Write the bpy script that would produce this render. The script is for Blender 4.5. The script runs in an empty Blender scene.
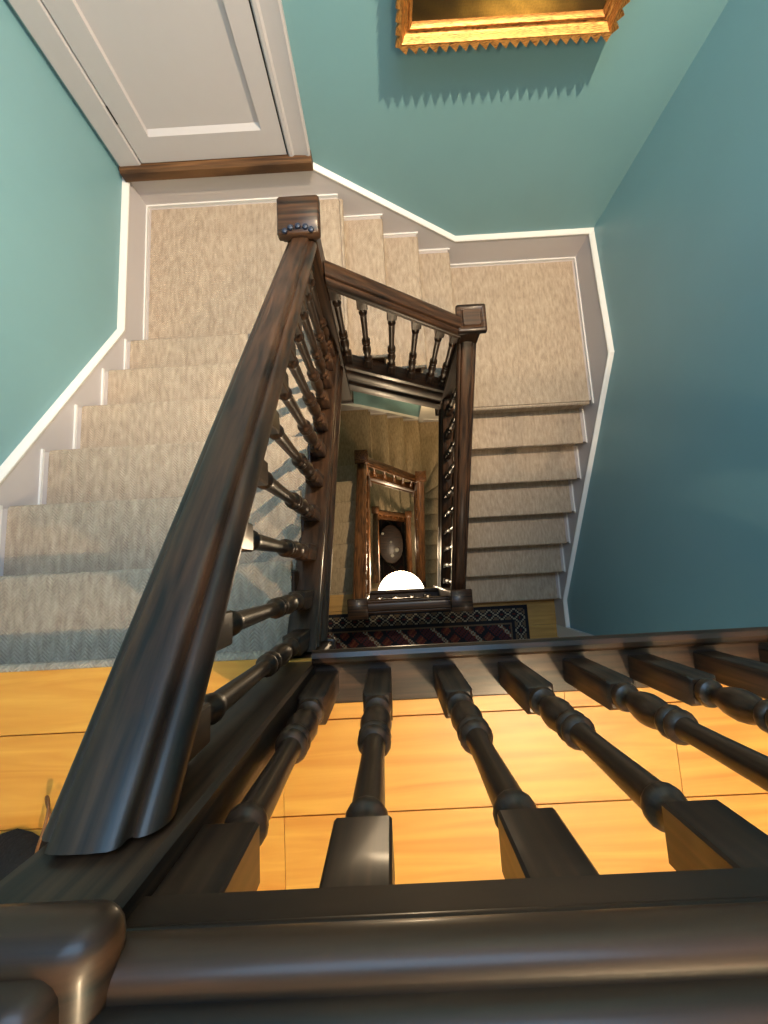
import bpy, bmesh, math, random
from mathutils import Vector, Matrix
random.seed(7)
C = bpy.context.scene.collection
PI = math.pi
sc = bpy.context.scene

# ------------------------------------------------------------------ measures
r = .178                                  # riser
XW, XE, YN = -1.464, 1.641, 2.441         # skirting faces
WX, EX, NY, SY = -1.494, 1.671, 2.471, -2.3   # wall planes
CX, CY = -.28, 1.375                      # north west newel of the well
EXN = .53                                 # east newels
SYN = -.29                                # south balustrade line
FA = -18 * r                              # floor of the storey below
FB = -41 * r
FG = -64 * r
CEIL = 2.8

# ------------------------------------------------------------------ materials
def srgb(c):
    return tuple(((v / 255) / 12.92 if v / 255 <= .04045 else ((v / 255 + .055) / 1.055) ** 2.4) for v in c) + (1,)

def nodes(name):
    m = bpy.data.materials.new(name); m.use_nodes = True
    nt = m.node_tree; b = nt.nodes['Principled BSDF']
    return m, nt, b

def paint(name, col, rough=.5, var=.04, bump=.02, scale=18, spec=.5):
    m, nt, b = nodes(name)
    tc = nt.nodes.new('ShaderNodeTexCoord'); n = nt.nodes.new('ShaderNodeTexNoise')
    n.inputs['Scale'].default_value = scale; n.inputs['Detail'].default_value = 4
    nt.links.new(tc.outputs['Object'], n.inputs['Vector'])
    mx = nt.nodes.new('ShaderNodeMix'); mx.data_type = 'RGBA'
    c = srgb(col)
    mx.inputs['A'].default_value = tuple(v * (1 - var) for v in c[:3]) + (1,)
    mx.inputs['B'].default_value = tuple(min(1, v * (1 + var)) for v in c[:3]) + (1,)
    nt.links.new(n.outputs['Fac'], mx.inputs['Factor']); nt.links.new(mx.outputs['Result'], b.inputs['Base Color'])
    bp = nt.nodes.new('ShaderNodeBump'); bp.inputs['Strength'].default_value = bump; bp.inputs['Distance'].default_value = .01
    nt.links.new(n.outputs['Fac'], bp.inputs['Height']); nt.links.new(bp.outputs['Normal'], b.inputs['Normal'])
    b.inputs['Roughness'].default_value = rough
    b.inputs['Specular IOR Level'].default_value = spec
    return m

def wood(name, dark, light, axis, rough=.42, coat=.16, dens=26, bump=.08):
    m, nt, b = nodes(name)
    tc = nt.nodes.new('ShaderNodeTexCoord'); mp = nt.nodes.new('ShaderNodeMapping')
    s = [dens * 1.6] * 3; s[axis] = dens * .06
    if axis < 2: s[2] = dens * .22
    mp.inputs['Scale'].default_value = s
    nt.links.new(tc.outputs['Object'], mp.inputs['Vector'])
    n = nt.nodes.new('ShaderNodeTexNoise'); n.inputs['Scale'].default_value = 1.6; n.inputs['Detail'].default_value = 6
    n.inputs['Distortion'].default_value = .25
    nt.links.new(mp.outputs['Vector'], n.inputs['Vector'])
    n2 = nt.nodes.new('ShaderNodeTexNoise'); n2.inputs['Scale'].default_value = 5; n2.inputs['Detail'].default_value = 3
    nt.links.new(tc.outputs['Object'], n2.inputs['Vector'])
    ra = nt.nodes.new('ShaderNodeValToRGB')
    ra.color_ramp.elements[0].position = .33; ra.color_ramp.elements[0].color = srgb(dark)
    ra.color_ramp.elements[1].position = .72; ra.color_ramp.elements[1].color = srgb(light)
    nt.links.new(n.outputs['Fac'], ra.inputs['Fac'])
    nt.links.new(ra.outputs['Color'], b.inputs['Base Color'])
    mr = nt.nodes.new('ShaderNodeMapRange'); mr.inputs['To Min'].default_value = rough - .08; mr.inputs['To Max'].default_value = rough + .14
    nt.links.new(n2.outputs['Fac'], mr.inputs['Value']); nt.links.new(mr.outputs['Result'], b.inputs['Roughness'])
    bp = nt.nodes.new('ShaderNodeBump'); bp.inputs['Strength'].default_value = bump; bp.inputs['Distance'].default_value = .004
    nt.links.new(n.outputs['Fac'], bp.inputs['Height']); nt.links.new(bp.outputs['Normal'], b.inputs['Normal'])
    b.inputs['Coat Weight'].default_value = coat; b.inputs['Coat Roughness'].default_value = .2; b.inputs['Specular IOR Level'].default_value = .3
    return m

def carpet(name, c0, c1):
    """flat-woven wool: chevron twill ribs with a mottled tone"""
    m, nt, b = nodes(name)
    L = nt.links.new; N = nt.nodes.new
    tc = N('ShaderNodeTexCoord'); sp = N('ShaderNodeSeparateXYZ'); L(tc.outputs['Object'], sp.inputs[0])
    def mth(op, a, bb=None, v=None):
        q = N('ShaderNodeMath'); q.operation = op
        L(a, q.inputs[0])
        if bb is not None: L(bb, q.inputs[1])
        if v is not None: q.inputs[1].default_value = v
        return q.outputs[0]
    pp = mth('PINGPONG', mth('MULTIPLY', sp.outputs['X'], v=44.), v=1.)       # zig
    yy = mth('MULTIPLY', sp.outputs['Y'], v=80.)
    s = mth('ADD', mth('MULTIPLY', pp, v=1.8), yy)
    w = mth('SINE', mth('MULTIPLY', s, v=6.283))
    w01 = mth('ADD', mth('MULTIPLY', w, v=.5), v=.5)
    n = N('ShaderNodeTexNoise'); n.inputs['Scale'].default_value = 7; n.inputs['Detail'].default_value = 6
    mp = N('ShaderNodeMapping'); mp.inputs['Scale'].default_value = (9, 2.5, 1); L(tc.outputs['Object'], mp.inputs['Vector']); L(mp.outputs[0], n.inputs['Vector'])
    n3 = N('ShaderNodeTexNoise'); n3.inputs['Scale'].default_value = 160; L(tc.outputs['Object'], n3.inputs['Vector'])
    f = mth('ADD', mth('MULTIPLY', n.outputs['Fac'], v=1.0), mth('MULTIPLY', w01, v=.09))
    f = mth('ADD', f, mth('MULTIPLY', n3.outputs['Fac'], v=.3))
    ra = N('ShaderNodeValToRGB'); ra.color_ramp.elements[0].position = .45; ra.color_ramp.elements[0].color = srgb(c0)
    ra.color_ramp.elements[1].position = .95; ra.color_ramp.elements[1].color = srgb(c1)
    L(f, ra.inputs['Fac']); L(ra.outputs['Color'], b.inputs['Base Color'])
    bp = N('ShaderNodeBump'); bp.inputs['Strength'].default_value = .5; bp.inputs['Distance'].default_value = .004
    L(mth('ADD', w01, n3.outputs['Fac']), bp.inputs['Height']); L(bp.outputs['Normal'], b.inputs['Normal'])
    b.inputs['Roughness'].default_value = .95; b.inputs['Specular IOR Level'].default_value = .1
    return m

def attr_mat(name, rough=.8, bump=.0, spec=.3):
    m, nt, b = nodes(name)
    a = nt.nodes.new('ShaderNodeAttribute'); a.attribute_name = 'Col'
    n = nt.nodes.new('ShaderNodeTexNoise'); n.inputs['Scale'].default_value = 140
    tc = nt.nodes.new('ShaderNodeTexCoord'); nt.links.new(tc.outputs['Object'], n.inputs['Vector'])
    mx = nt.nodes.new('ShaderNodeMix'); mx.data_type = 'RGBA'; mx.blend_type = 'MULTIPLY'; mx.inputs['Factor'].default_value = .5
    nt.links.new(a.outputs['Color'], mx.inputs['A']); nt.links.new(n.outputs['Fac'], mx.inputs['B'])
    nt.links.new(mx.outputs['Result'], b.inputs['Base Color'])
    b.inputs['Roughness'].default_value = rough; b.inputs['Specular IOR Level'].default_value = spec
    return m

def boards(name, c0, c1, sat=1):
    m, nt, b = nodes(name)
    N = nt.nodes.new; L = nt.links.new
    a = N('ShaderNodeAttribute'); a.attribute_name = 'Col'
    tc = N('ShaderNodeTexCoord'); mp = N('ShaderNodeMapping'); mp.inputs['Scale'].default_value = (1.2, 16, 16)
    L(tc.outputs['Object'], mp.inputs['Vector'])
    ad = N('ShaderNodeVectorMath'); ad.operation = 'ADD'
    L(mp.outputs[0], ad.inputs[0])
    sc_ = N('ShaderNodeVectorMath'); sc_.operation = 'SCALE'; sc_.inputs['Scale'].default_value = 40; L(a.outputs['Color'], sc_.inputs[0]); L(sc_.outputs[0], ad.inputs[1])
    n = N('ShaderNodeTexNoise'); n.inputs['Scale'].default_value = 1.3; n.inputs['Detail'].default_value = 5; n.inputs['Distortion'].default_value = 1.2
    L(ad.outputs[0], n.inputs['Vector'])
    ra = N('ShaderNodeValToRGB'); ra.color_ramp.elements[0].position = .25; ra.color_ramp.elements[0].color = srgb(c0)
    ra.color_ramp.elements[1].position = .7; ra.color_ramp.elements[1].color = srgb(c1)
    L(n.outputs['Fac'], ra.inputs['Fac'])
    # knots
    v = N('ShaderNodeTexVoronoi'); v.inputs['Scale'].default_value = 2.3; L(tc.outputs['Object'], v.inputs['Vector'])
    kr = N('ShaderNodeMapRange'); kr.inputs['From Min'].default_value = .02; kr.inputs['From Max'].default_value = .05; L(v.outputs['Distance'], kr.inputs['Value'])
    mx = N('ShaderNodeMix'); mx.data_type = 'RGBA'; mx.inputs['A'].default_value = srgb((120, 66, 26)); L(ra.outputs['Color'], mx.inputs['B']); L(kr.outputs['Result'], mx.inputs['Factor'])
    L(mx.outputs['Result'], b.inputs['Base Color'])
    b.inputs['Roughness'].default_value = .42; b.inputs['Coat Weight'].default_value = .15; b.inputs['Coat Roughness'].default_value = .3
    return m

def emis(name, col, s):
    m, nt, b = nodes(name)
    b.inputs['Base Color'].default_value = srgb(col); b.inputs['Emission Color'].default_value = srgb(col)
    b.inputs['Emission Strength'].default_value = s
    return m

DARK, LITE = (24, 15, 10), (76, 50, 32)
M = dict(
    teal=paint('teal wall paint', (116, 157, 166), .42, .05, .03, 3.0),
    white=paint('warm grey woodwork paint', (186, 180, 183), .4, .02, .01),
    bright=paint('white moulding paint', (216, 213, 211), .35, .02, .01),
    ceil=paint('ceiling paint', (225, 222, 215), .8),
    wx=wood('dark oak, grain along x', DARK, LITE, 0), wy=wood('dark oak, grain along y', DARK, LITE, 1),
    wz=wood('dark oak, grain upright', DARK, LITE, 2),
    bx=wood('brown oak, grain along x', (58, 34, 18), (136, 88, 50), 0), by=wood('brown oak, grain along y', (58, 34, 18), (136, 88, 50), 1),  # same dark oak, lightened: the globe's warm light painted into the colour
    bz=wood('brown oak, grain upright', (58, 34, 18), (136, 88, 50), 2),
    thr=wood('threshold oak', (48, 30, 18), (120, 84, 52), 0, .5, .0),
    carpet=carpet('beige woven carpet', (146, 128, 112), (182, 164, 145)),
    carpet_low=carpet('cream woven carpet', (136, 118, 94), (178, 158, 130)),
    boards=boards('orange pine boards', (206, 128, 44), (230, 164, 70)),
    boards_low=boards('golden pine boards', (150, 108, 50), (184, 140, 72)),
    gold=None, rug=attr_mat('rug pile', .95), canvas=attr_mat('oil on canvas', .35, spec=.5),
    bead=paint('blue black enamelled bead', (30, 34, 50), .35), margin=paint('margin paint', (168, 158, 156), .5),
    black=paint('black cloth', (20, 19, 20), .85, .2, .5, 60),
    cord=paint('tan cord', (120, 76, 40), .7),
    globe=emis('glowing opal glass', (255, 236, 205), 5),
    metal=paint('dark metal', (48, 44, 42), .35),
    china=paint('white porcelain', (200, 192, 180), .6),
    base=paint('dark underfloor', (40, 26, 16), .9),
)
g, nt, b = nodes('gilded carved wood')
n = nt.nodes.new('ShaderNodeTexNoise'); n.inputs['Scale'].default_value = 40; n.inputs['Detail'].default_value = 5
ra = nt.nodes.new('ShaderNodeValToRGB'); ra.color_ramp.elements[0].color = srgb((84, 44, 14)); ra.color_ramp.elements[0].position = .3
ra.color_ramp.elements[1].color = srgb((214, 150, 78)); ra.color_ramp.elements[1].position = .6
nt.links.new(n.outputs['Fac'], ra.inputs['Fac']); nt.links.new(ra.outputs['Color'], b.inputs['Base Color'])
bpn = nt.nodes.new('ShaderNodeBump'); bpn.inputs['Strength'].default_value = .4; bpn.inputs['Distance'].default_value = .004
nt.links.new(n.outputs['Fac'], bpn.inputs['Height']); nt.links.new(bpn.outputs['Normal'], b.inputs['Normal'])
b.inputs['Metallic'].default_value = .55; b.inputs['Roughness'].default_value = .36
M['gold'] = g

# ------------------------------------------------------------------ mesh helpers
class MB:
    def __init__(s): s.v = []; s.f = []; s.c = []
    def add(s, vs, fs, cols=None):
        o = len(s.v); s.v += [tuple(v) for v in vs]; s.f += [tuple(i + o for i in f) for f in fs]
        s.c += (cols if cols else [(1, 1, 1)] * len(fs))
        return s
    def box(s, x0, x1, y0, y1, z0, z1, col=None):
        vs = [(x, y, z) for z in (z0, z1) for y in (y0, y1) for x in (x0, x1)]
        fs = [(0, 2, 3, 1), (4, 5, 7, 6), (0, 1, 5, 4), (2, 6, 7, 3), (0, 4, 6, 2), (1, 3, 7, 5)]
        return s.add(vs, fs, [col] * 6 if col else None)
    def bbox(s, x0, x1, y0, y1, z0, z1, bv):
        """box whose upright and top edges are eased"""
        def ring(i, z): 
            return [(x0 + i, y0 + i * .3, z), (x0 + i * .3, y0 + i, z)] if False else \
                   [(x0 + bv + i, y0 + i, z), (x1 - bv - i, y0 + i, z), (x1 - i, y0 + bv + i, z), (x1 - i, y1 - bv - i, z),
                    (x1 - bv - i, y1 - i, z), (x0 + bv + i, y1 - i, z), (x0 + i, y1 - bv - i, z), (x0 + i, y0 + bv + i, z)]
        return s.loft([ring(bv * .7, z0), ring(0, z0 + bv), ring(0, z1 - bv), ring(bv * .3, z1 - bv * .3), ring(bv, z1)])
    def loft(s, rings, caps=True):
        n = len(rings[0]); vs = [p for q in rings for p in q]; fs = []
        for a in range(len(rings) - 1):
            for i in range(n):
                j = (i + 1) % n
                fs.append((a * n + i, a * n + j, (a + 1) * n + j, (a + 1) * n + i))
        if caps:
            fs.append(tuple(range(n - 1, -1, -1))); fs.append(tuple((len(rings) - 1) * n + i for i in range(n)))
        return s.add(vs, fs)
    def lathe(s, prof, seg=14, cx=0, cy=0, cz=0, caps=True):
        return s.loft([[(cx + R * math.cos(2 * PI * i / seg), cy + R * math.sin(2 * PI * i / seg), cz + z) for i in range(seg)] for R, z in prof], caps)
    def sweep(s, prof, p0, p1, lat):
        """profile (a sideways, b up) carried straight from p0 to p1, plumb-cut ends"""
        lat = Vector(lat)
        return s.loft([[Vector(p) + lat * a + Vector((0, 0, b_)) for a, b_ in prof] for p in (p0, p1)])
    def prism(s, poly, axis, lo, hi):
        """polygon in the plane normal to axis, extruded from lo to hi"""
        def P(u, w, t): return (t, u, w) if axis == 0 else ((u, t, w) if axis == 1 else (u, w, t))
        return s.loft([[P(u, w, lo) for u, w in poly], [P(u, w, hi) for u, w in poly]])
    def tube(s, pts, R, seg=8):
        pts = [Vector(p) for p in pts]; rings = []
        for i, p in enumerate(pts):
            d = (pts[min(i + 1, len(pts) - 1)] - pts[max(i - 1, 0)]).normalized()
            u = d.orthogonal().normalized() if i == 0 else (rings_u - d * rings_u.dot(d)).normalized()
            rings_u = u; w = d.cross(u)
            rr = R(i / (len(pts) - 1)) if callable(R) else R
            rings.append([p + (u * math.cos(2 * PI * k / seg) + w * math.sin(2 * PI * k / seg)) * rr for k in range(seg)])
        return s.loft(rings)
    def build(s, name, mat, parent=None, loc=None, smooth=35, colour=False):
        o = None
        org = Vector(loc) if loc is not None else (Vector(parent['_org']) if parent is not None and '_org' in parent else Vector((0, 0, 0)))
        me = bpy.data.meshes.new(name)
        me.from_pydata([tuple(Vector(v) - org) for v in s.v], [], s.f); me.update()
        if colour:
            ca = me.color_attributes.new('Col', 'FLOAT_COLOR', 'CORNER')
            for p in me.polygons:
                for li in p.loop_indices: ca.data[li].color = tuple(s.c[p.index]) + (1,)
        bm = bmesh.new(); bm.from_mesh(me)
        bmesh.ops.recalc_face_normals(bm, faces=bm.faces)
        if smooth:
            lim = math.radians(smooth)
            for f in bm.faces: f.smooth = True
            for e in bm.edges: e.smooth = len(e.link_faces) == 2 and e.calc_face_angle(0) < lim
        bm.to_mesh(me); bm.free()
        me.materials.append(mat)
        o = bpy.data.objects.new(name, me); C.objects.link(o)
        if parent is not None:
            o.parent = parent
            if '_org' not in parent: o.location = (0, 0, 0)
            else:
                po = Vector(parent['_org']); o.location = org - po
        else:
            o.location = org
        o['_org'] = tuple(org)
        return o

def thing(name, label, cat, loc=(0, 0, 0), group=None):
    o = bpy.data.objects.new(name, None); C.objects.link(o); o.location = loc; o['_org'] = tuple(loc)
    o.empty_display_size = .1
    o['label'] = label; o['category'] = cat
    if group: o['group'] = group
    return o
def tag(o, label, cat, group=None):
    o['label'] = label; o['category'] = cat
    if group: o['group'] = group
    return o
def struct(mb, name, mat, parent=None, **k):
    o = mb.build(name, mat, parent, **k)
    if parent is None: o['kind'] = 'structure'
    return o

# ------------------------------------------------------------------ room shell
T = .1
struct(MB().box(WX - T, EX + T, NY, NY + T, FG - .2, CEIL), 'wall_north', M['teal'])
struct(MB().box(WX - T, WX, SY, NY, FG - .2, CEIL), 'wall_west', M['teal'])
struct(MB().box(EX, EX + T, SY, NY, FG - .2, CEIL), 'wall_east', M['teal'])
struct(MB().box(WX - T, EX + T, SY - T, SY, FG - .2, CEIL), 'wall_south', M['teal'])
struct(MB().box(WX - T, EX + T, SY - T, NY + T, CEIL, CEIL + .1), 'ceiling', M['ceil'])

def plank_floor(name, z, mat, y_n_list):
    """boards running east-west; y_n_list = list of (x0, x1, y_north)"""
    mb = MB(); fb = MB()
    for (x0, x1, yn) in y_n_list:
        y = yn
        k = 0
        fb.box(x0, x1, SY, yn - (.05 if z == 0 else .03), z - .24, z - .02)
        edges = [-.392, -.628, -.86, -1.1, -1.33, -1.57, -1.8, -2.05, SY]
        for e in [q for q in edges if q < yn - .02]:
            cuts = {1: [.731], 2: [-.9, .35], 3: [0.1], 4: [1.0, -.7]}.get(k, [.45 - .3 * (k % 3)])
            xs = [x0] + sorted(c for c in cuts if x0 + .1 < c < x1 - .1) + [x1]
            for a, bb in zip(xs[:-1], xs[1:]):
                t = random.random()
                mb.box(a + .0008, bb - .0008, e + .0018, y - .0018 if y != yn else y, z - .02, z, (t, (t * 7.3) % 1, (t * 3.1) % 1))
            y = e; k += 1
    f = struct(mb, name, mat, colour=True, smooth=0)
    struct(fb, 'subfloor', M['base'], parent=f)
    return f
plank_floor('floor', 0, M['boards'], [(WX, -.315, -.224), (-.315, EX, -.232)])
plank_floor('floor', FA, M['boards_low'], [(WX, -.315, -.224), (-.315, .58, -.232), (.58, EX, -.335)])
f = struct(MB().box(WX, EX, SY, NY, FG - .1, FG), 'floor', M['base'])
# ceilings under the upper landings
for z in (0, FA):
    struct(MB().box(WX, EX, SY, -.30 if z == 0 else -.43, z - .27, z - .24), 'ceiling', M['ceil'])

# ------------------------------------------------------------------ stair parts
G1, G2, G3 = .271, .257, .26
_half = [(.030, -.122), (.030, -.094), (.036, -.092), (.040, -.088), (.041, -.083), (.038, -.079), (.038, -.076)]
_half += [(.040 + .019 * math.sin(math.radians(t)), -.047 - .028 * math.cos(math.radians(t))) for t in range(10, 171, 16)]
_half += [(.0375, -.0195), (.036, -.021), (.0335, -.017), (.0335, -.008), (.031, -.003), (.025, -.0005), (.010, .001)]
_gh = [(.034, -.118), (.034, -.082), (.039, -.081), (.0415, -.078), (.042, -.074), (.0395, -.070), (.036, -.069), (.036, -.064), (.041, -.063)]
_gh += [(.041 + .017 * math.sin(math.radians(t)), -.043 - .020 * math.cos(math.radians(t))) for t in range(15, 181, 15)]
_gh += [(.038, -.0225), (.038, -.018), (.036, -.012), (.031, -.006), (.022, -.002), (.010, 0)]
GRAIL = [(-a, b_) for a, b_ in _gh] + [(a, b_) for a, b_ in _gh[::-1]]
RAIL = [(-a, b_) for a, b_ in _half] + [(a, b_) for a, b_ in _half[::-1]]
def string_prof(h):
    if h == .40:
        hf = [(.050, 0), (.056, -.006), (.056, -.045), (.050, -.055), (.044, -.062)] + [(.044 + .020 * math.sin(math.radians(t)), -.135 + .065 * math.cos(math.radians(t))) for t in range(15, 166, 15)]
        hf += [(.040, -.205), (.036, -.212), (.036, -.255), (.040, -.262), (.056, -.27), (.060, -.29), (.060, -.34), (.056, -.365), (.046, -.375), (.044, -h)]
        return [(-a, b_) for a, b_ in hf] + [(a, b_) for a, b_ in hf[::-1]]
    hf = [(.046, 0), (.054, -.006), (.054, -.022), (.048, -.030), (.044, -.034), (.044, -.075), (.052, -.080), (.054, -.092), (.048, -.098), (.040, -.102),
          (.040, -h + .075), (.050, -h + .068), (.058, -h + .052), (.058, -h + .036), (.050, -h + .026), (.044, -h)]
    return [(-a, b_) for a, b_ in hf] + [(a, b_) for a, b_ in hf[::-1]]

TURN = [(.017, 0.), (.0235, .012), (.0262, .03), (.0235, .05), (.018, .058), (.0142, .07), (.0142, .085), (.018, .11), (.0245, .16), (.0268, .21), (.0245, .26), (.018, .30),
        (.0165, .318), (.0185, .325), (.0245, .338), (.0258, .352), (.024, .368), (.020, .375), (.020, .382), (.0245, .392), (.0255, .405), (.023, .42), (.0175, .43),
        (.016, .45), (.0165, .60), (.0178, .76), (.0185, .865), (.0195, .886), (.0215, .890), (.0228, .900), (.0228, .912), (.0215, .922), (.018, .930), (.0160, .942), (.0165, .96), (.019, 1.0)]
_bal = {}
def baluster_mesh(h, blk0, blk1, w, m):
    """square foot block, turned shaft with vase and rings, square head block"""
    key = (round(h, 3), round(blk0, 3), round(blk1, 3), w, m.name)
    if key in _bal: return _bal[key]
    mb = MB(); k = w / 2
    def block(z0, z1, e0, e1):
        c = .003
        def rg(i, z): return [(-k + c + i, -k + i, z), (k - c - i, -k + i, z), (k - i, -k + c + i, z), (k - i, k - c - i, z), (k - c - i, k - i, z), (-k + c + i, k - i, z), (-k + i, k - c - i, z), (-k + i, -k + c + i, z)]
        R = []
        if e0: R += [rg(.006, z0), rg(0, z0 + .008)]
        else: R += [rg(0, z0)]
        if e1: R += [rg(0, z1 - .008), rg(.006, z1)]
        else: R += [rg(0, z1)]
        mb.loft(R)
    block(0, blk0, False, True)
    block(h - blk1, h, True, False)
    z0, z1 = blk0 - .002, h - blk1 + .002
    q = w / .054
    mb.lathe([(R * q, z0 + t * (z1 - z0)) for R, t in TURN], 16)
    mb2 = mb.build('baluster', m, None, smooth=40)
    me = mb2.data; bpy.data.objects.remove(mb2)
    _bal[key] = me
    return me
def put_baluster(parent, x, y, z, h, b0=.2, b1=.12, w=.054, m=None):
    o = bpy.data.objects.new('baluster', baluster_mesh(h, b0, b1, w, m or M['wz'])); C.objects.link(o)
    o.parent = parent; o.location = Vector((x, y, z)) - Vector(parent['_org'])
    return o

def newel(x, y, zb, zt, w, label, style='plain', capw=.166, group=None, mat=None):
    n = thing('newel_post', label, 'newel post', (x, y, zb), group)
    k = w / 2
    MB().bbox(x - k, x + k, y - k, y + k, zb, zt - .045, .006).build('shaft', mat or M['wz'], n)
    c = capw / 2; mb = MB()
    def sq(q, z, e=.006):
        if style == 'thick':
            e = max(e, .016); o_ = []
            for sx, sy, a0 in ((1, -1, -90), (1, 1, 0), (-1, 1, 90), (-1, -1, 180)):
                for k_ in range(5):
                    a = math.radians(a0 + 22.5 * k_); o_.append((x + sx * (q - e) + e * math.cos(a), y + sy * (q - e) + e * math.sin(a), z))
            return o_
        return [(x - q + e, y - q, z), (x + q - e, y - q, z), (x + q, y - q + e, z), (x + q, y + q - e, z), (x + q - e, y + q, z), (x - q + e, y + q, z), (x - q, y + q - e, z), (x - q, y - q + e, z)]
    if style == 'plain':
        mb.loft([sq(k + .004, zt - .065), sq(k + .012, zt - .055), sq(c - .012, zt - .045), sq(c, zt - .036), sq(c, zt - .008), sq(c - .005, zt)])
    elif style == 'thick':
        mb.loft([sq(k + .002, zt - .078), sq(k + .014, zt - .070), sq(c - .012, zt - .066), sq(c - .004, zt - .061), sq(c - .0005, zt - .053), sq(c, zt - .044), sq(c - .002, zt - .034), sq(c - .008, zt - .026), sq(c - .016, zt - .022), sq(c - .018, zt - .022), sq(c - .019, zt - .012), sq(c - .024, zt - .004), sq(c - .034, zt)])
    else:
        mb.loft([sq(k + .004, zt - .065), sq(k + .012, zt - .055), sq(c - .012, zt - .045), sq(c, zt - .036), sq(c, zt - .010), sq(c - .006, zt - .004),
                 sq(c - .022, zt - .004), sq(c - .026, zt - .010), sq(c - .030, zt - .010), sq(c - .036, zt + .002), sq(c - .056, zt + .002)])
    mb.build('cap', mat or M['wx'], n, smooth=50)
    # turned-under drop moulding
    MB().bbox(x - k - .006, x + k + .006, y - k - .006, y + k + .006, zb - .012, zb + .02, .005).build('base_moulding', mat or M['wx'], n)
    return n

# carpeted tread: profile along the going, extruded over the width
def tread_prof(g, zz, over=.0):
    """u grows downhill; nosing edge at u=0"""
    R = .017; bk = g + .037 if g > .1 else g + .008
    p = [(-bk, zz - .012), (-bk, zz), (-R, zz)]
    for k in range(1, 7):
        a = PI / 2 - PI * k / 6
        p.append((-R + R * math.cos(a), zz - R + R * math.sin(a)))
    p += [(-.030, zz - 2 * R), (-.030, zz - r + .004), (-.040, zz - r + .004), (-.040, zz - .012)]
    return p

def carcass(axis, lo, hi, steps, bot):
    """stepped solid: steps = [(u0, u1, ztop)], bot = function giving the sloping underside"""
    mb = MB()
    for u0, u1, zt in steps:
        mb.prism([(u0, bot(u0)), (u1, bot(u1)), (u1, zt), (u0, zt)], axis, lo, hi)
    return mb

def skirting(name, axis, plane, side, top, drop, parent_label=None):
    """raking skirting board: structure; top = [(u, z)...] increasing u; thickness .03 off the wall plane to the inside"""
    t0, t1 = sorted((plane, plane + side * .03))
    bot = [(u, z - d) for (u, z), d in zip(top, drop)]
    b_ = struct(MB().prism(top + bot[::-1], axis, t0, t1), name, M['white'])
    # cap moulding on the top edge
    prof = [(0, -.016), (.030, -.016), (.034, -.010), (.034, -.002), (.029, .005), (.018, .009), (.008, .013), (0, .015)]
    rings = []
    for u, z in top:
        rr = []
        for a, c in prof:
            t = plane + side * a
            rr.append((t, u, z + c) if axis == 0 else (u, t, z + c))
        rings.append(rr)
    m = struct(MB().loft(rings), 'cap_moulding', M['bright'], parent=b_)
    return b_

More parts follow.
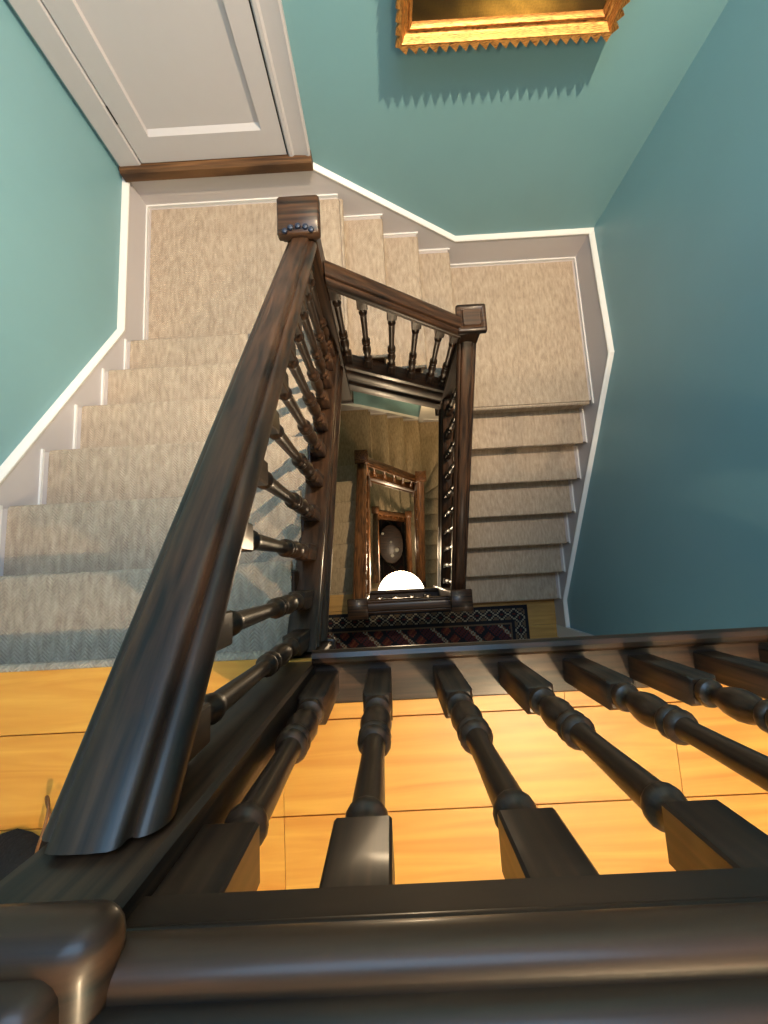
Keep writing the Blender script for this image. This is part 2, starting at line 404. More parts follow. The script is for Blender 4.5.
def storey(z0, winders, low, names):
    """one turn of the stair: west flight down, north flight, east flight"""
    cm = M['carpet_low'] if low else M['carpet']
    dn = 2 if winders else 0
    z1 = z0 - 7 * r                      # level of north west corner
    zl = z1 - (3 if winders else 0) * r                     # level leaving it
    z2 = zl - 4 * r                      # level of north east corner
    z3 = z2 - dn * r
    y0 = -.205
    # --- west flight
    fl = thing('stair_flight', names[0], 'stairs', (-.9, .6, z0 - 4 * r))
    body = []
    ys = [y0] + [-.223 + G1 * k for k in range(1, 7)]           # nosings from floor (z0) to t1
    zb = lambda u: z0 - .34 + (u - y0 + .03) / (ys[6] + .05 - y0) * (.14 - 7 * r)
    steps = [(ys[k - 1] - .036, ys[k] - .036, z0 - r * k - .015) for k in range(1, 7)] + [(ys[6] - .036, ys[6] + .02, z1 - .015)]
    carcass(0, XW + .02, -.318, steps, zb).build('stair_carcass', M['wy'], fl, smooth=0)
    MB().prism([(y0 - .03, z0 - .341), (ys[6] + .02, z0 - 7 * r - .201), (ys[6] + .02, z0 - 7 * r - .215), (y0 - .03, z0 - .355)], 0, XW + .02, -.318).build('soffit', M['ceil'], fl, smooth=0)
    for k in range(0, 7):
        p = [(ys[k] + u, w) for u, w in tread_prof(G1 if k else .012, z0 - r * k)]
        MB().prism(p, 0, XW + .03, -.325).build('carpeted_tread' if k else 'carpeted_nosing', cm, fl, smooth=30)
        if k:
            MB().box(XW, XW + .028, ys[k - 1] - .03, ys[k] - .012, z0 - r * k - .014, z0 - r * k - .001).build('painted_margin', M['margin'], fl)
            MB().box(XW, XW + .009, ys[k - 1] - .02, ys[k] + .0, z0 - r * k - .001, z0 - r * k + .009).build('bead', M['bright'], fl)
    # --- north flight
    x0 = -.18; xs = [x0 + G2 * k for k in range(4)]
    fn = thing('stair_flight', names[1], 'stairs', (.2, 1.9, z2))
    zb = lambda u: zl - .26 - (u - x0 + .035) / (xs[3] - x0) * (4 * r - .06)
    steps = [(xs[k - 1] - .036, xs[k] - .036, zl - r * k - .015) for k in range(1, 4)]
    carcass(1, 1.402, YN - .02, steps, zb).build('stair_carcass', M['wx'], fn, smooth=0)
    MB().prism([(x0 - .035, zl - .261), (xs[3] - .035, zl - 4 * r - .201), (xs[3] - .035, zl - 4 * r - .215), (x0 - .035, zl - .275)], 1, 1.402, YN - .02).build('soffit', M['ceil'], fn, smooth=0)
    for k in range(0, 4):
        p = [(xs[k] + u, w) for u, w in tread_prof(G2 if k else .012, zl - r * k)]
        MB().prism(p, 1, 1.394, YN - .03).build('carpeted_tread' if k else 'carpeted_nosing', cm, fn, smooth=30)
        if k:
            MB().box(xs[k - 1] - .03, xs[k] - .012, YN - .028, YN, zl - r * k - .014, zl - r * k - .001).build('painted_margin', M['margin'], fn)
            MB().box(xs[k - 1] - .02, xs[k], YN - .009, YN, zl - r * k - .001, zl - r * k + .009).build('bead', M['bright'], fn)
    # --- corners
    def corner(xa, xb, ya, yb, z, px, py, angs, lab, wall_x, wall_side):
        t = thing('winder_steps' if winders else 'stair_landing', lab, 'stairs' if winders else 'landing', ((xa + xb) / 2, (ya + yb) / 2, z - .2))
        if not winders:
            ya_ = ya + (.036 if wall_side > 0 else 0)
            MB().box(xa, xb, ya_, yb, z - .2, z - .014).build('landing_slab', M['margin'], t, smooth=0)
            MB().box(xa, xb, ya_, yb, z - .22, z - .2).build('soffit', M['ceil'], t, smooth=0)
            xi0, xi1 = (xa + .03, xb + .0075) if wall_side < 0 else (xa + .0, xb - .03)
            MB().box(xi0, xi1, ya + (0 if wall_side < 0 else .0245), yb - .03, z - .014, z).build('carpet', cm, t)
            MB().box(xa, xb, yb - .009, yb, z - .014, z + .009).build('bead', M['bright'], t)
            if wall_side < 0: MB().box(xa, xa + .009, ya, yb - .009, z - .014, z + .009).build('bead', M['bright'], t)
            else: MB().box(xb - .009, xb, ya, yb - .009, z - .014, z + .009).build('bead', M['bright'], t)
        else:
            def hit(a):
                dx, dy = math.cos(a), math.sin(a); ts = []
                if dx > 1e-6: ts.append((xb - px) / dx)
                if dx < -1e-6: ts.append((xa - px) / dx)
                if dy > 1e-6: ts.append((yb - py) / dy)
                if dy < -1e-6: ts.append((ya - py) / dy)
                tt = min(q for q in ts if q > 1e-6)
                return (px + dx * tt, py + dy * tt)
            for i in range(len(angs) - 1):
                a0, a1 = angs[i], angs[i + 1]
                steps = 8; pts = [(px, py)]
                cs = [(xa, yb), (xb, yb), (xa, ya), (xb, ya)]
                arc = [(a0 + (a1 - a0) * q / steps) for q in range(steps + 1)]
                # put the rectangle's corner in when it lies inside the wedge
                for cx_, cy_ in cs:
                    ca = math.atan2(cy_ - py, cx_ - px)
                    if min(a0, a1) < ca < max(a0, a1) and math.hypot(cx_ - px, cy_ - py) > .3: arc.append(ca)
                arc.sort(reverse=a1 < a0)
                pts += [hit(a) for a in arc]
                zz = z - i * r
                MB().prism(pts, 2, zz - r - .03, zz).build('carpeted_winder', cm, t, smooth=0)
        return t
    corner(XW, x0 - .032, ys[6] - .038, YN, z1, x0 - .032, ys[6] - .038, [PI, PI * 7 / 8, PI * 3 / 4, PI * 5 / 8, PI / 2], names[3], XW, -1)
    y3 = 1.194
    corner(xs[3] - .038, XE, y3 - .0, YN, z2, xs[3] - .038, y3, [PI / 2, PI / 3, PI / 6, 0], names[4], XE, 1)
    # --- east flight
    fe = thing('stair_flight', names[2], 'stairs', (1.1, .4, z3 - 4 * r))
    yy = [y3 - G3 * k for k in range(7)]
    zb = lambda u: z3 - .34 + (u - yy[0] - .035) / (yy[0] - yy[6]) * (7 * r - .14)
    steps = [(yy[k] + .036, yy[k - 1] + .036, z3 - r * k - .015) for k in range(1, 7)]
    carcass(0, .59, XE - .02, steps, zb).build('stair_carcass', M['wy'], fe, smooth=0)
    MB().prism([(yy[0] + .035, z3 - .341), (yy[6] + .035, z3 - 7 * r - .201), (yy[6] + .035, z3 - 7 * r - .215), (yy[0] + .035, z3 - .355)], 0, .59, XE - .02).build('soffit', M['ceil'], fe, smooth=0)
    for k in range(0, 7):
        p = [(yy[k] - u, w) for u, w in tread_prof(G3 if k else .012, z3 - r * k)]
        MB().prism(p, 0, .585, XE - .03).build('carpeted_tread' if k else 'carpeted_nosing', cm, fe, smooth=30)
        if k:
            MB().box(XE - .028, XE, yy[k] + .012, yy[k - 1] + .03, z3 - r * k - .014, z3 - r * k - .001).build('painted_margin', M['margin'], fe)
            MB().box(XE - .009, XE, yy[k], yy[k - 1] + .02, z3 - r * k - .001, z3 - r * k + .009).build('bead', M['bright'], fe)
    # --- skirtings (top line sits ~.15 over the nosings, .2 over the landings)
    s1 = .657
    skirting('baseboard_west', 0, WX, 1, [(-2.3, z0 + .11), (-.26, z0 + .11), (1.452, z1 + .196), (NY, z1 + .196)], [.11, .44, .40, .34])
    e = z1 - zl
    e2 = dn * r
    skirting('baseboard_north', 1, NY, -1, [(WX, z1 + .196), (-.345, z1 + .196 - e * 1.1), (.626, z2 + .255 - e2 * .3), (EX, z2 + .255 - e2)], [.21 , .4, .27, .27])
    skirting('baseboard_east', 0, EX, -1, [(-.63, z3 - 7 * r + .24), (-.376, z3 - 7 * r + .235), (1.449, z3 + .30), (NY, z2 + .25)], [.24, .24, .6, .27])
    return z1, zl, z2, z3

TOP = ('left carpeted flight going down from the orange boards towards the white door landing',
       'short carpeted flight of four steps along the north wall under the gilt picture',
       'right-hand carpeted flight going down beside the blue wall to the patterned rug',
       'carpeted landing in front of the white door',
       'square carpeted landing in the corner below the gilt picture')
LOW = ('cream carpeted flight on the left seen down inside the stairwell, below the rug floor',
       'cream carpeted steps across the well, seen under the dark string of the short flight',
       'cream carpeted flight right of the bright globe, deep inside the stairwell',
       'cream winding corner steps at upper left inside the stairwell',
       'cream winding corner steps at upper right inside the stairwell')
DEEP = ('lowest left flight at the bottom of the stairwell', 'lowest cross flight of pale steps, framed by the second ring of handrails',
        'lowest right flight at the bottom of the stairwell', 'lowest winding corner on the left of the stairwell', 'lowest winding corner on the right of the stairwell')
storey(0, False, False, TOP)
storey(FA, True, True, LOW)
storey(FB, True, True, DEEP)
# deep landings
struct(MB().box(WX, EX, SY, -.24, FB - .22, FB), 'floor', M['boards_low'])

# ------------------------------------------------------------------ balustrades
def guard(z0, x0, x1, label, xs, wall_end=False, big=True):
    """level balustrade along the south edge of the well"""
    t = thing('balustrade', label, 'balustrade', ((x0 + x1) / 2, SYN, z0))
    MB().sweep([(a, b_) for a, b_ in RAIL] if not big else GRAIL, (x0, SYN, z0 + .94), (x1, SYN, z0 + .94), (0, 1, 0)).build('handrail', M['wx'], t, smooth=50)
    # nosing rail and sill plate the balusters stand on
    ns = [(-.02, -.21), (-.02, .0), (.048, .022), (.048, .026), (.050, .044), (.058, .054), (.070, .058), (.082, .054), (.088, .044), (.088, .034), (.080, .028), (.062, .020), (.040, .012), (.024, -.03), (.020, -.21)]
    MB().sweep(ns, (x0, SYN, z0), (x1, SYN, z0), (0, 1, 0)).build('edge_rail', M['wx'], t, smooth=30)
    MB().sweep([(-.056, .0), (-.056, .018), (-.052, .022), (.049, .022), (.049, 0)], (x0, SYN, z0), (x1, SYN, z0), (0, 1, 0)).build('sill_plate', M['wx'], t, smooth=30)
    for x in xs: put_baluster(t, x, SYN, z0 + .022, .815, .235, .128, .062)
    return t
guard(0, CX + .06, EX, 'dark oak balustrade in the foreground with handrail along the bottom of the picture', [-.186, -.044, .13, .304, .478, .652, .826, 1.0, 1.174, 1.348, 1.522])
guard(FA, CX + .06, EXN - .06, 'short dark balustrade beside the patterned rug, in front of the bright globe', [-.13, .03, .19, .35], big=False)
guard(FB, CX + .06, EXN - .06, 'short balustrade deep in the stairwell behind the bright globe', [-.13, .03, .19, .35], big=False)

def rake(label, p0, p1, sdz0, sdz1, lat, n0, n1, cnt, sh, mat, bw=.05, foot=.155, balm=None):
    """p0,p1 rail-top ends; sdz string-top z at both ends; balusters at fractions between"""
    mid = (Vector(p0) + Vector(p1)) / 2
    t = thing('balustrade', label, 'balustrade', (mid.x, mid.y, min(sdz0, sdz1)))
    MB().sweep(RAIL, p0, p1, lat).build('handrail', mat, t, smooth=50)
    MB().sweep([(a * .86, b_) for a, b_ in string_prof(sh)], (p0[0], p0[1], sdz0), (p1[0], p1[1], sdz1), lat).build('string', mat, t, smooth=30)
    for f_ in (cnt if isinstance(cnt, list) else [n0 + (n1 - n0) * i / (cnt - 1) for i in range(cnt)]):
        x = p0[0] + (p1[0] - p0[0]) * f_; y = p0[1] + (p1[1] - p0[1]) * f_
        zt = p0[2] + (p1[2] - p0[2]) * f_; zs = sdz0 + (sdz1 - sdz0) * f_
        put_baluster(t, x, y, zs - .03, (zt - .08) - (zs - .03), foot, .115, bw, balm)
    return t
def s1z(y): return -.26 - .69 * y
def r1z(y): return .644 - .711 * y
YA, YB = SYN + .06, CY - .06
X1 = CX - .006
rake('massive dark handrail and balusters running from the bottom left up the left flight', (X1, YA, r1z(YA)), (X1, YB, r1z(YB)), s1z(YA), s1z(YB), (1, 0, 0), 0, 1, [(y - YA) / (YB - YA) for y in (-.195, -.078, .075, .225, .38, .535, .69, .845, 1.0, 1.15, 1.28)], .26, M['wy'], .054)
def r2z(x): return -.612 - .72 * (x + .07)
def s2z(x): return -1.435 - .68 * (x + .074)
YR = CY - .025
rake('dark balustrade of short balusters crossing the well below the gilt picture', (CX + .06, YR, r2z(CX + .06)), (EXN - .06, YR, r2z(EXN - .06)), s2z(CX + .06), s2z(EXN - .06), (0, 1, 0), 0, 1, [(x - (CX + .06)) / (EXN - .12 - CX) for x in (-.198, -.072, .080, .217, .358, .452)], .40, M['wx'], .054, .115)
def r3z(y): return -1.16 - .69 * (1.3 - y)
rake('dark balustrade descending the right flight to the rug, seen almost end on', (EXN, YB, r3z(YB)), (EXN, -.21, r3z(-.21)), -1.95 - .05, -1.95 - .05 - .69 * (YB + .21), (1, 0, 0), .06, .95, 10, .28, M['wy'])
# storey A (the same stair, one floor lower, with winders)
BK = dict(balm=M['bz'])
rake('globe-lit balustrade on the left side deep in the stairwell, below the rug floor', (CX, YA, FA + .78), (CX, YB, FA - .60), FA + s1z(YA), FA - 1.35, (1, 0, 0), .07, .93, 10, .26, M['by'], **BK)
rake('globe-lit balustrade crossing the well, second one down', (CX + .06, YR, FA - .66), (EXN - .06, YR, FA - 1.90), FA - 1.40, FA - 2.6, (0, 1, 0), .1, .9, 5, .38, M['bx'], **BK)
rake('globe-lit balustrade on the right side deep in the stairwell, right of the globe', (EXN, YB, FA - 1.95), (EXN, YA, FA - 2.95), FA - 2.75, FA - 3.75, (1, 0, 0), .07, .93, 9, .28, M['by'], **BK)
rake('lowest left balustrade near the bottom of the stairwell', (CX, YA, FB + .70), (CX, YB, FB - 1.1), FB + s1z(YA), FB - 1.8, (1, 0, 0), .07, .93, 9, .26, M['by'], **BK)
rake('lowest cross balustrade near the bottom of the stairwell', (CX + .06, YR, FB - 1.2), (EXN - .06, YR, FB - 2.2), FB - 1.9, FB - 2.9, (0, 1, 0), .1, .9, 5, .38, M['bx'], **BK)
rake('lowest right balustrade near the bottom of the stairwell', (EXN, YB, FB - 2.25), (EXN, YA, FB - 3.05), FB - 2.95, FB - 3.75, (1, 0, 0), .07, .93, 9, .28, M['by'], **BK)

newel(CX, SYN - .01, -.36, .955, .125, 'big square newel post at the bottom left corner with thick moulded cap', 'thick', .19)
n1 = newel(CX - .006, CY + .016, -2.0, -.262, .12, 'square newel post with smooth flat cap in front of the white door landing')
cap1 = [c_ for c_ in n1.children if c_.name.startswith('cap')][0]
# carved beads where the handrail dies into the cap
for i, a in enumerate((-62, -30, 0, 30, 62)):
    x = CX - .006 + .058 * math.sin(math.radians(a)); y = CY + .016 - .083 + .034 * math.cos(math.radians(a)) - .008
    MB().lathe([(.002, -.008), (.010, -.005), (.012, 0), (.010, .005), (.002, .008)], 10, x, y, -.258).build('carved_bead', M['bead'], cap1)
newel(EXN, CY, -2.35, -.996, .12, 'square newel post with moulded stepped cap at the corner below the picture', 'step')
newel(EXN, -.26, FA - .36, -2.09, .12, 'newel post at the foot of the right flight beside the patterned rug')
newel(CX, SYN - .01, FA - .36, FA + .955, .12, 'newel post at the left end of the short balustrade by the rug')
newel(CX, CY, FA - 2.1, FA - .554, .12, 'globe-lit newel post at upper left deep in the stairwell', mat=M['bz'])
newel(EXN, CY, FA - 3.3, FA - 1.845, .12, 'globe-lit newel post at upper right deep in the stairwell', mat=M['bz'])
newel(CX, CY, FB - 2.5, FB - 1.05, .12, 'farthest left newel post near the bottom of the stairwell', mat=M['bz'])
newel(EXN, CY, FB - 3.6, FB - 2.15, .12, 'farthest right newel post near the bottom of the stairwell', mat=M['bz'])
newel(EXN, -.26, FB - .3, FB + .9, .12, 'farthest newel post hidden behind the bright globe')

# ------------------------------------------------------------------ white door on the landing
DX0, DX1, DZ0, DZ1 = -1.332, -.476, -.962, .98
mb = MB(); yf, yb = NY - .026, NY - .001
PAN = [(-1.215, -.578, -.825, -.02), (-1.215, -.578, .14, .86)]
zs = [DZ0, PAN[0][2], PAN[0][3], PAN[1][2], PAN[1][3], DZ1]
mb.box(DX0, PAN[0][0], yf, yb, DZ0, DZ1); mb.box(PAN[0][1], DX1, yf, yb, DZ0, DZ1)
for a, b_ in ((zs[0], zs[1]), (zs[2], zs[3]), (zs[4], zs[5])): mb.box(PAN[0][0], PAN[0][1], yf, yb, a, b_)
d = struct(mb, 'door_1', M['white'], smooth=0)
for (a, b_, c_, e_) in PAN:
    q = .034; w_ = .010
    def rc(i, k, y): return [(a + i, y, c_ + k), (b_ - i, y, c_ + k), (b_ - i, y, e_ - i), (a + i, y, e_ - i)]
    pm = MB(); n0 = 0
    pm.loft([rc(0, 0, yf), rc(w_ * .5, .008, yf), rc(w_, q, NY - .006), rc(w_ + .002, q + .002, NY - .006)], caps=False)
    pm.add(rc(w_ + .002, q + .002, NY - .006), [(0, 1, 2, 3)])
    struct(pm, 'door_panel', M['white'], parent=d, smooth=0)
# moulded casing
cas = [(0, 0), (0, -.034), (.010, -.038), (.030, -.030), (.085, -.026), (.095, -.034), (.110, -.034), (.118, -.024), (.118, 0)]
def casing(xo, xi, z0, z1, par):
    s_ = 1 if xi > xo else -1; w = abs(xi - xo)
    return struct(MB().loft([[(xo + s_ * a * w / .118, NY + b_, z) for a, b_ in cas] for z in (z0, z1)]), 'door_casing', M['white'], parent=par)
casing(-.338, -.468, -.97, 1.1, d); struct(MB().prism([(-1.466, NY - .001), (-1.466, NY - .030), (-1.350, NY - .030), (-1.342, NY - .024), (-1.335, NY - .001)], 2, -.97, 1.1), 'door_casing', M['white'], parent=d)
struct(MB().box(-1.322, -.468, NY - .034, NY - .001, .99, 1.1), 'door_casing', M['white'], parent=d)
MBk = MB().box(-1.3375, -1.3295, NY - .028, NY - .02, -.74, -.65); struct(MBk, 'hinge', M['metal'], parent=d)
MBk = MB().box(-.4765, -.4705, NY - .0235, NY - .0, -.962, .98); struct(MBk, 'door_gap', M['black'], parent=d)
th = [(NY - .001, -1.045), (NY - .055, -1.045), (NY - .064, -1.038), (NY - .064, -.985), (NY - .054, -.972), (NY - .001, -.966)]
struct(MB().prism(th, 0, WX + .022, -.335), 'door_threshold', M['thr'], parent=d)

# casing of the doorway at the foot of the right flight
struct(MB().box(EX - .034, EX, -.75, -.632, FA, FA + 2.15), 'trim_1', M['bright'])
# pale door on the north wall one storey down
d2 = struct(MB().box(.68, 1.42, NY - .02, NY - .001, -6.0 + .33, -3.75), 'door_2', M['bright'])
struct(MB().box(.60, .68, NY - .034, NY - .001, -5.67, -3.68), 'door_casing', M['bright'], parent=d2)

# ------------------------------------------------------------------ gilt framed picture
PX0, PX1, PZ0, PZ1 = .170, 1.150, -.446, .42
p = thing('picture_frame', 'gilt carved picture frame with a dark glowing painting on the teal wall', 'picture', ((PX0 + PX1) / 2, NY - .04, PZ0))
prof = [(0.0, 0), (0.0, .030), (.003, .060), (.007, .080), (.013, .082), (.018, .074), (.022, .060), (.030, .050), (.038, .047), (.043, .052), (.050, .054), (.056, .048), (.060, .036), (.060, .0)]
rings = []
for (cx_, cz_, sx, sz) in ((PX0, PZ0, 1, 1), (PX1, PZ0, -1, 1), (PX1, PZ1, -1, -1), (PX0, PZ1, 1, -1)):
    rings.append([(cx_ + sx * a, NY - .002 - b_, cz_ + sz * a) for a, b_ in prof])
rings.append(rings[0])
MB().loft(rings, caps=False).build('frame_moulding', M['gold'], p, smooth=30)
mb = MB()
def leaves(x0, z0, x1, z1, nx, nz):
    L_ = math.hypot(x1 - x0, z1 - z0); n_ = max(2, round(L_ / .046)); ux, uz = (x1 - x0) / L_, (z1 - z0) / L_
    st = L_ / n_
    for i in range(n_):
        a = i * st; cx_, cz_ = x0 + ux * (a + st / 2), z0 + uz * (a + st / 2)
        # curled leaf: leaning tooth, thick in the middle
        base0 = (x0 + ux * a, z0 + uz * a); base1 = (x0 + ux * (a + st), z0 + uz * (a + st))
        tip = (cx_ + nx * .018 + ux * .010, cz_ + nz * .018 + uz * .010)
        rg = []
        for yy_, k in ((.048, .6), (.066, .9), (.082, 1.0)):
            i0 = (cx_ - nx * .014, cz_ - nz * .014)
            rg.append([(base0[0] - nx * .012, NY - yy_, base0[1] - nz * .012), (base0[0], NY - yy_, base0[1]),
                       (cx_ - ux * st * .15 + nx * .011 * k, NY - yy_, cz_ - uz * st * .15 + nz * .011 * k),
                       (cx_ + (tip[0] - cx_) * k, NY - yy_ - (.014 if yy_ > .08 else 0), cz_ + (tip[1] - cz_) * k), (base1[0], NY - yy_, base1[1]), (base1[0] - nx * .012, NY - yy_, base1[1] - nz * .012)])
        mb.loft(rg)
leaves(PX0, PZ0, PX1, PZ0, 0, -1); leaves(PX1, PZ0, PX1, PZ1, 1, 0); leaves(PX1, PZ1, PX0, PZ1, 0, 1); leaves(PX0, PZ1, PX0, PZ0, -1, 0)
mb.build('carved_leaf_edge', M['gold'], p, smooth=25)
mb = MB(); nx_, nz_ = 90, 70
x0, x1, z0_, z1_ = PX0 + .058, PX1 - .058, PZ0 + .058, PZ1 - .058
def paintcol(u, v):
    n_ = .5 + .5 * math.sin(u * 23 + 5 * math.sin(v * 9)) * math.sin(v * 31 + 3 * math.sin(u * 11))
    gl = math.exp(-((u - .55) / .22) ** 2 - ((v - .05) / .13) ** 2) + .35 * math.exp(-((u - .45) / .3) ** 2 - ((v - .7) / .3) ** 2)
    gl = min(1, gl * (.65 + .5 * n_))
    dk = (.028 + .02 * n_, .017 + .012 * n_, .007); lt = (.75, .42, .08)
    return tuple(dk[i] + (lt[i] - dk[i]) * gl for i in range(3))
for j in range(nz_):
    for i in range(nx_):
        a, b_ = x0 + (x1 - x0) * i / nx_, x0 + (x1 - x0) * (i + 1) / nx_
        c_, d_ = z0_ + (z1_ - z0_) * j / nz_, z0_ + (z1_ - z0_) * (j + 1) / nz_
        mb.add([(a, NY - .03, c_), (b_, NY - .03, c_), (b_, NY - .03, d_), (a, NY - .03, d_)], [(0, 1, 2, 3)], [paintcol((i + .5) / nx_, (j + .5) / nz_)])
mb.build('canvas', M['canvas'], p, smooth=0, colour=True)

# ------------------------------------------------------------------ rug on the floor below
def rug(name, label, x0, x1, y0, y1, z, cell, dark=False):
    mb = MB(); nx_ = int((x1 - x0) / cell); ny_ = int((y1 - y0) / cell)
    navy, red, rust, cream, tan = (.012, .012, .022), (.16, .022, .018), (.26, .07, .03), (.50, .42, .30), (.22, .14, .08)
    def col(i, j):
        e = min(i, j, nx_ - 1 - i, ny_ - 1 - j)
        along = j if min(i, nx_ - 1 - i) < min(j, ny_ - 1 - j) else i
        if e < 2: return navy
        if e < 9:                                   # first border: cream rings on brown
            q = along % 8; w = abs(q - 3.5) + abs((e - 2) - 3)
            return cream if 2.6 < w < 4.2 else (red if w <= 1.4 else (tan if w > 4.9 else navy))
        if e < 11: return navy
        if e < 12: return tan
        # field: diagonal bands of stepped lozenges
        s_ = (i + j) % 22; d_ = (i - j) % 11
        if s_ < 3: return cream if d_ % 3 else rust
        if s_ < 5: return navy
        if s_ < 12: return (red if (d_ // 2) % 2 else rust) if 1 < d_ < 9 else navy
        if s_ < 14: return navy
        return navy if d_ % 4 == 0 else ((.06, .03, .05) if d_ % 4 == 2 else red)
    for j in range(ny_):
        for i in range(nx_):
            a, c_ = x0 + cell * i, y0 + cell * j
            mb.add([(a, c_, z + .009), (a + cell, c_, z + .009), (a + cell, c_ + cell, z + .009), (a, c_ + cell, z + .009)], [(0, 1, 2, 3)],
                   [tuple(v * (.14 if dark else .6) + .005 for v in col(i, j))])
    X1_, Y1_ = x0 + cell * nx_, y0 + cell * ny_
    mb.box(x0, X1_, y0, Y1_, z + .001, z + .0085, navy)
    o = mb.build(name, M['rug'], None, loc=((x0 + x1) / 2, (y0 + y1) / 2, z), smooth=0, colour=True)
    return tag(o, label, 'rug')
rug('patterned_rug', 'navy and red patterned rug on golden boards at the foot of the right flight', -.95, 1.36, -1.35, -.405, FA, .0155)
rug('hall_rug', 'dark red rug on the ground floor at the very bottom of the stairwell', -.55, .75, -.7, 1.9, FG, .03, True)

# small hall table with porcelain at the bottom of the well
ht = thing('hall_table', 'small dark table at the very bottom of the stairwell', 'table', (.05, .72, FG + .011))
MB().loft([[(.05 + a * math.cos(2 * PI * q / 32), .72 + a * 1.6 * math.sin(2 * PI * q / 32), FG + .62 + z) for q in range(32)] for a, z in ((.32, 0), (.34, .01), (.34, .025), (.32, .03))]).build('table_top', M['wx'], ht)
MB().lathe([(.05, 0), (.03, .1), (.02, .3), (.03, .45), (.05, .61)], 12, .05, .72, FG + .011).build('pedestal', M['wz'], ht)
MB().lathe([(.19, 0), (.19, .02), (.05, .05)], 16, .05, .72, FG + .011).build('foot', M['wz'], ht)
for k, (dx, dy, s_, w) in enumerate(((-.22, .30, .8, 'leftmost'), (.0, .05, .7, 'middle'), (.15, -.18, 1.3, 'largest'), (.02, -.33, 1., 'nearest'))):
    o = MB().lathe([(.02 * s_, 0), (.045 * s_, .03 * s_), (.05 * s_, .07 * s_), (.03 * s_, .1 * s_), (.035 * s_, .12 * s_)], 14, .05 + dx, .72 + dy, FG + .65).build('porcelain_vase', M['china'], None, loc=(.05 + dx, .72 + dy, FG + .65))
    tag(o, w + ' white porcelain vase on the small table at the bottom of the stairwell', 'vase', 'porcelain vases on the hall table')

# ------------------------------------------------------------------ glowing globe lamp
GX, GY, GZ, GR = .112, -.305, -3.95, .285
gl = thing('globe_pendant_lamp', 'glowing round white pendant lamp in the middle of the stairwell', 'lamp', (GX, GY, GZ))
MB().lathe([(max(.002, GR * math.sin(PI * i / 20)), -GR * math.cos(PI * i / 20)) for i in range(21)], 32, GX, GY, GZ).build('globe_shade', M['globe'], gl, smooth=60)
MB().lathe([(.006, 0), (.006, .2)], 8, GX, GY, GZ + GR - .02).build('cord', M['metal'], gl)
MB().lathe([(.04, 0), (.05, .02), (.03, .05)], 16, GX, GY, GZ + GR - .01).build('fitting', M['metal'], gl)

# ------------------------------------------------------------------ black bag on the boards
bg = thing('black_bag', 'black cloth bag with a thin tan cord, at the left edge behind the big handrail', 'bag', (-1.02, -.77, 0))
mb = MB(); rings = []
for i in range(13):
    t = i / 12; zz = .24 * math.sin(t * PI / 2)
    k = math.cos(t * PI / 2) ** .45 if t < 1 else .02
    rings.append([(-1.02 + (.20 * k) * math.cos(a) * (1 + .10 * math.sin(3 * a + i * .5)), -.79 + (.15 * k) * math.sin(a) * (1 + .12 * math.cos(4 * a + i)), zz + .004 + .012 * math.sin(5 * a) * t) for a in [2 * PI * q / 28 for q in range(28)]])
mb.loft(rings).build('bag_body', M['black'], bg, smooth=60)
pts = []
for i in range(25):
    a = 2 * PI * i / 24
    pts.append((-.90 + .022 * math.cos(a) + .012 * math.sin(2 * a), -.60 + .0 + .075 * math.sin(a) , .06 + .045 * math.cos(a)))
MB().tube(pts, .0035, 6).build('cord_loop', M['cord'], bg)

# ------------------------------------------------------------------ light
def lamp(name, kind, loc, energy, col, size=.05, target=None, **k):
    l = bpy.data.lights.new(name, kind); l.energy = energy; l.color = col
    o = bpy.data.objects.new(name, l); C.objects.link(o); o.location = loc
    if kind == 'AREA':
        l.shape = 'RECTANGLE'; l.size = size[0]; l.size_y = size[1]
    else: l.shadow_soft_size = size
    if kind == 'SPOT': l.spot_size = math.radians(k.get('cone', 70)); l.spot_blend = k.get('blend', .5)
    if target is not None:
        o.rotation_euler = (Vector(target) - Vector(loc)).to_track_quat('-Z', 'Y').to_euler()
    return o
WARM = (1, .74, .46)
lamp('picture_spot', 'SPOT', (1.05, 1.40, 2.70), 950, (1, .77, .48), .006, target=(-.15, 2.35, -.4), cone=84, blend=.7)
lamp('landing_light', 'POINT', (.95, -1.25, 2.62), 190, (1, .75, .46), .03)
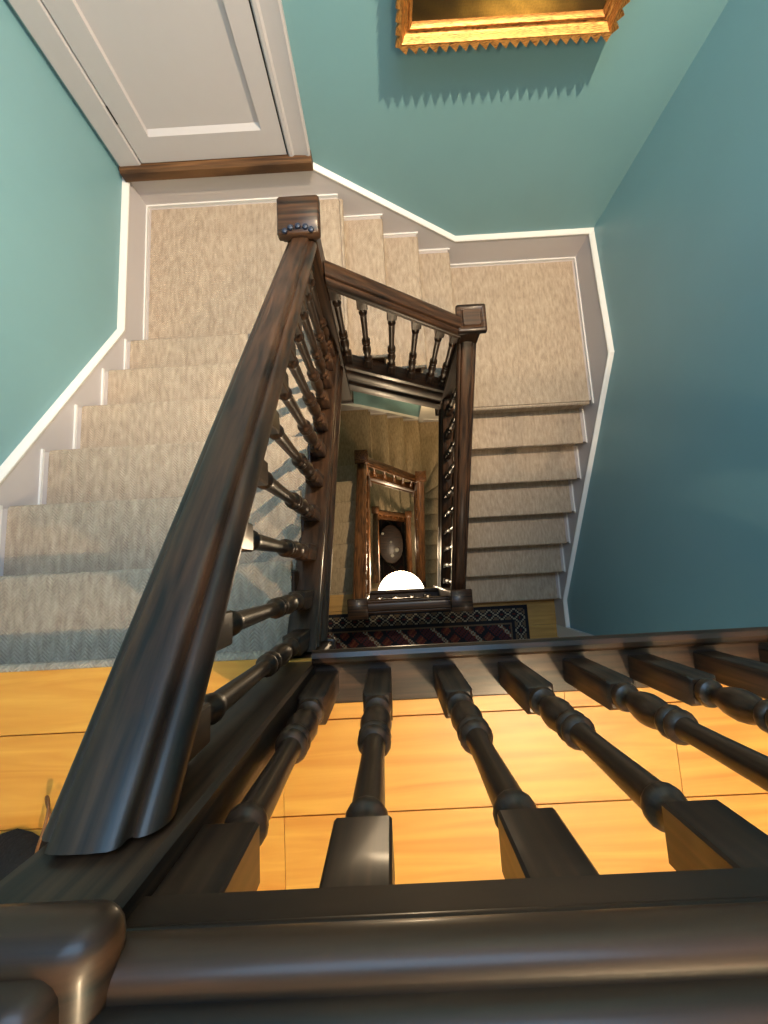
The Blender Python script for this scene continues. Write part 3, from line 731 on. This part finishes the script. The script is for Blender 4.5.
sk = lamp('skylight', 'AREA', (0., 1.35, 2.74), 72, (.42, .68, 1), (1.8, 1.3), target=(0, 1.35, 0)); sk.data.specular_factor = .6
lamp('lower_landing_fill', 'POINT', (.9, -1.3, FA + 2.3), 9, (1, .8, .6), .08)  # added ambient fill for the storey below, no fitting there
lamp('globe_light', 'POINT', (GX, .15, GZ - .1), 60, WARM, .12)
lamp('lower_door_light', 'POINT', (.78, 2.2, -4.75), 9, (1, .66, .30), .04)
lamp('west_wall_fill', 'SPOT', (.2, 1.7, 2.70), 130, (.80, .97, .92), .3, target=(-1.49, 1.7, 1.75), cone=60, blend=1)  # fill lamp added to brighten the upper west wall, not a fixture
lamp('deep_fill', 'POINT', (.1, .5, FB - .9), 80, WARM, .15)  # added warm fill for the lowest flights, stands for no lamp
lamp('hall_fill', 'POINT', (1.0, .2, FG + 2.0), 20, WARM, .15)  # added warm fill over the ground floor, no lamp modelled
for o in sc.objects:
    if o.type == 'LIGHT' and o.data.type != 'AREA': o.data.specular_factor = .25

w = bpy.data.worlds.new('World'); sc.world = w; w.use_nodes = True
w.node_tree.nodes['Background'].inputs['Color'].default_value = (.5, .6, .8, 1)
w.node_tree.nodes['Background'].inputs['Strength'].default_value = .3

# ------------------------------------------------------------------ camera
cd = bpy.data.cameras.new('Camera'); cam = bpy.data.objects.new('Camera', cd); C.objects.link(cam)
R3 = Matrix(((.99847401, .05459989, .00827648), (-.05296997, .98928759, -.13603032), (-.01561506, .13538433, .9906701)))
cam.matrix_world = Matrix.Translation((0, 0, 1.2087)) @ R3.to_4x4()
cd.sensor_fit = 'VERTICAL'; cd.sensor_height = 24; cd.lens = 24 * 423.64 / 1024
cd.clip_start = .02; cd.clip_end = 60
sc.camera = cam
for o in sc.objects:
    if '_org' in o: del o['_org']
sc.view_settings.view_transform = 'Standard'
sc.view_settings.look = 'None'
sc.view_settings.exposure = 0
sc.cycles.use_denoising = True
sc.cycles.max_bounces = 8
sc.cycles.diffuse_bounces = 5
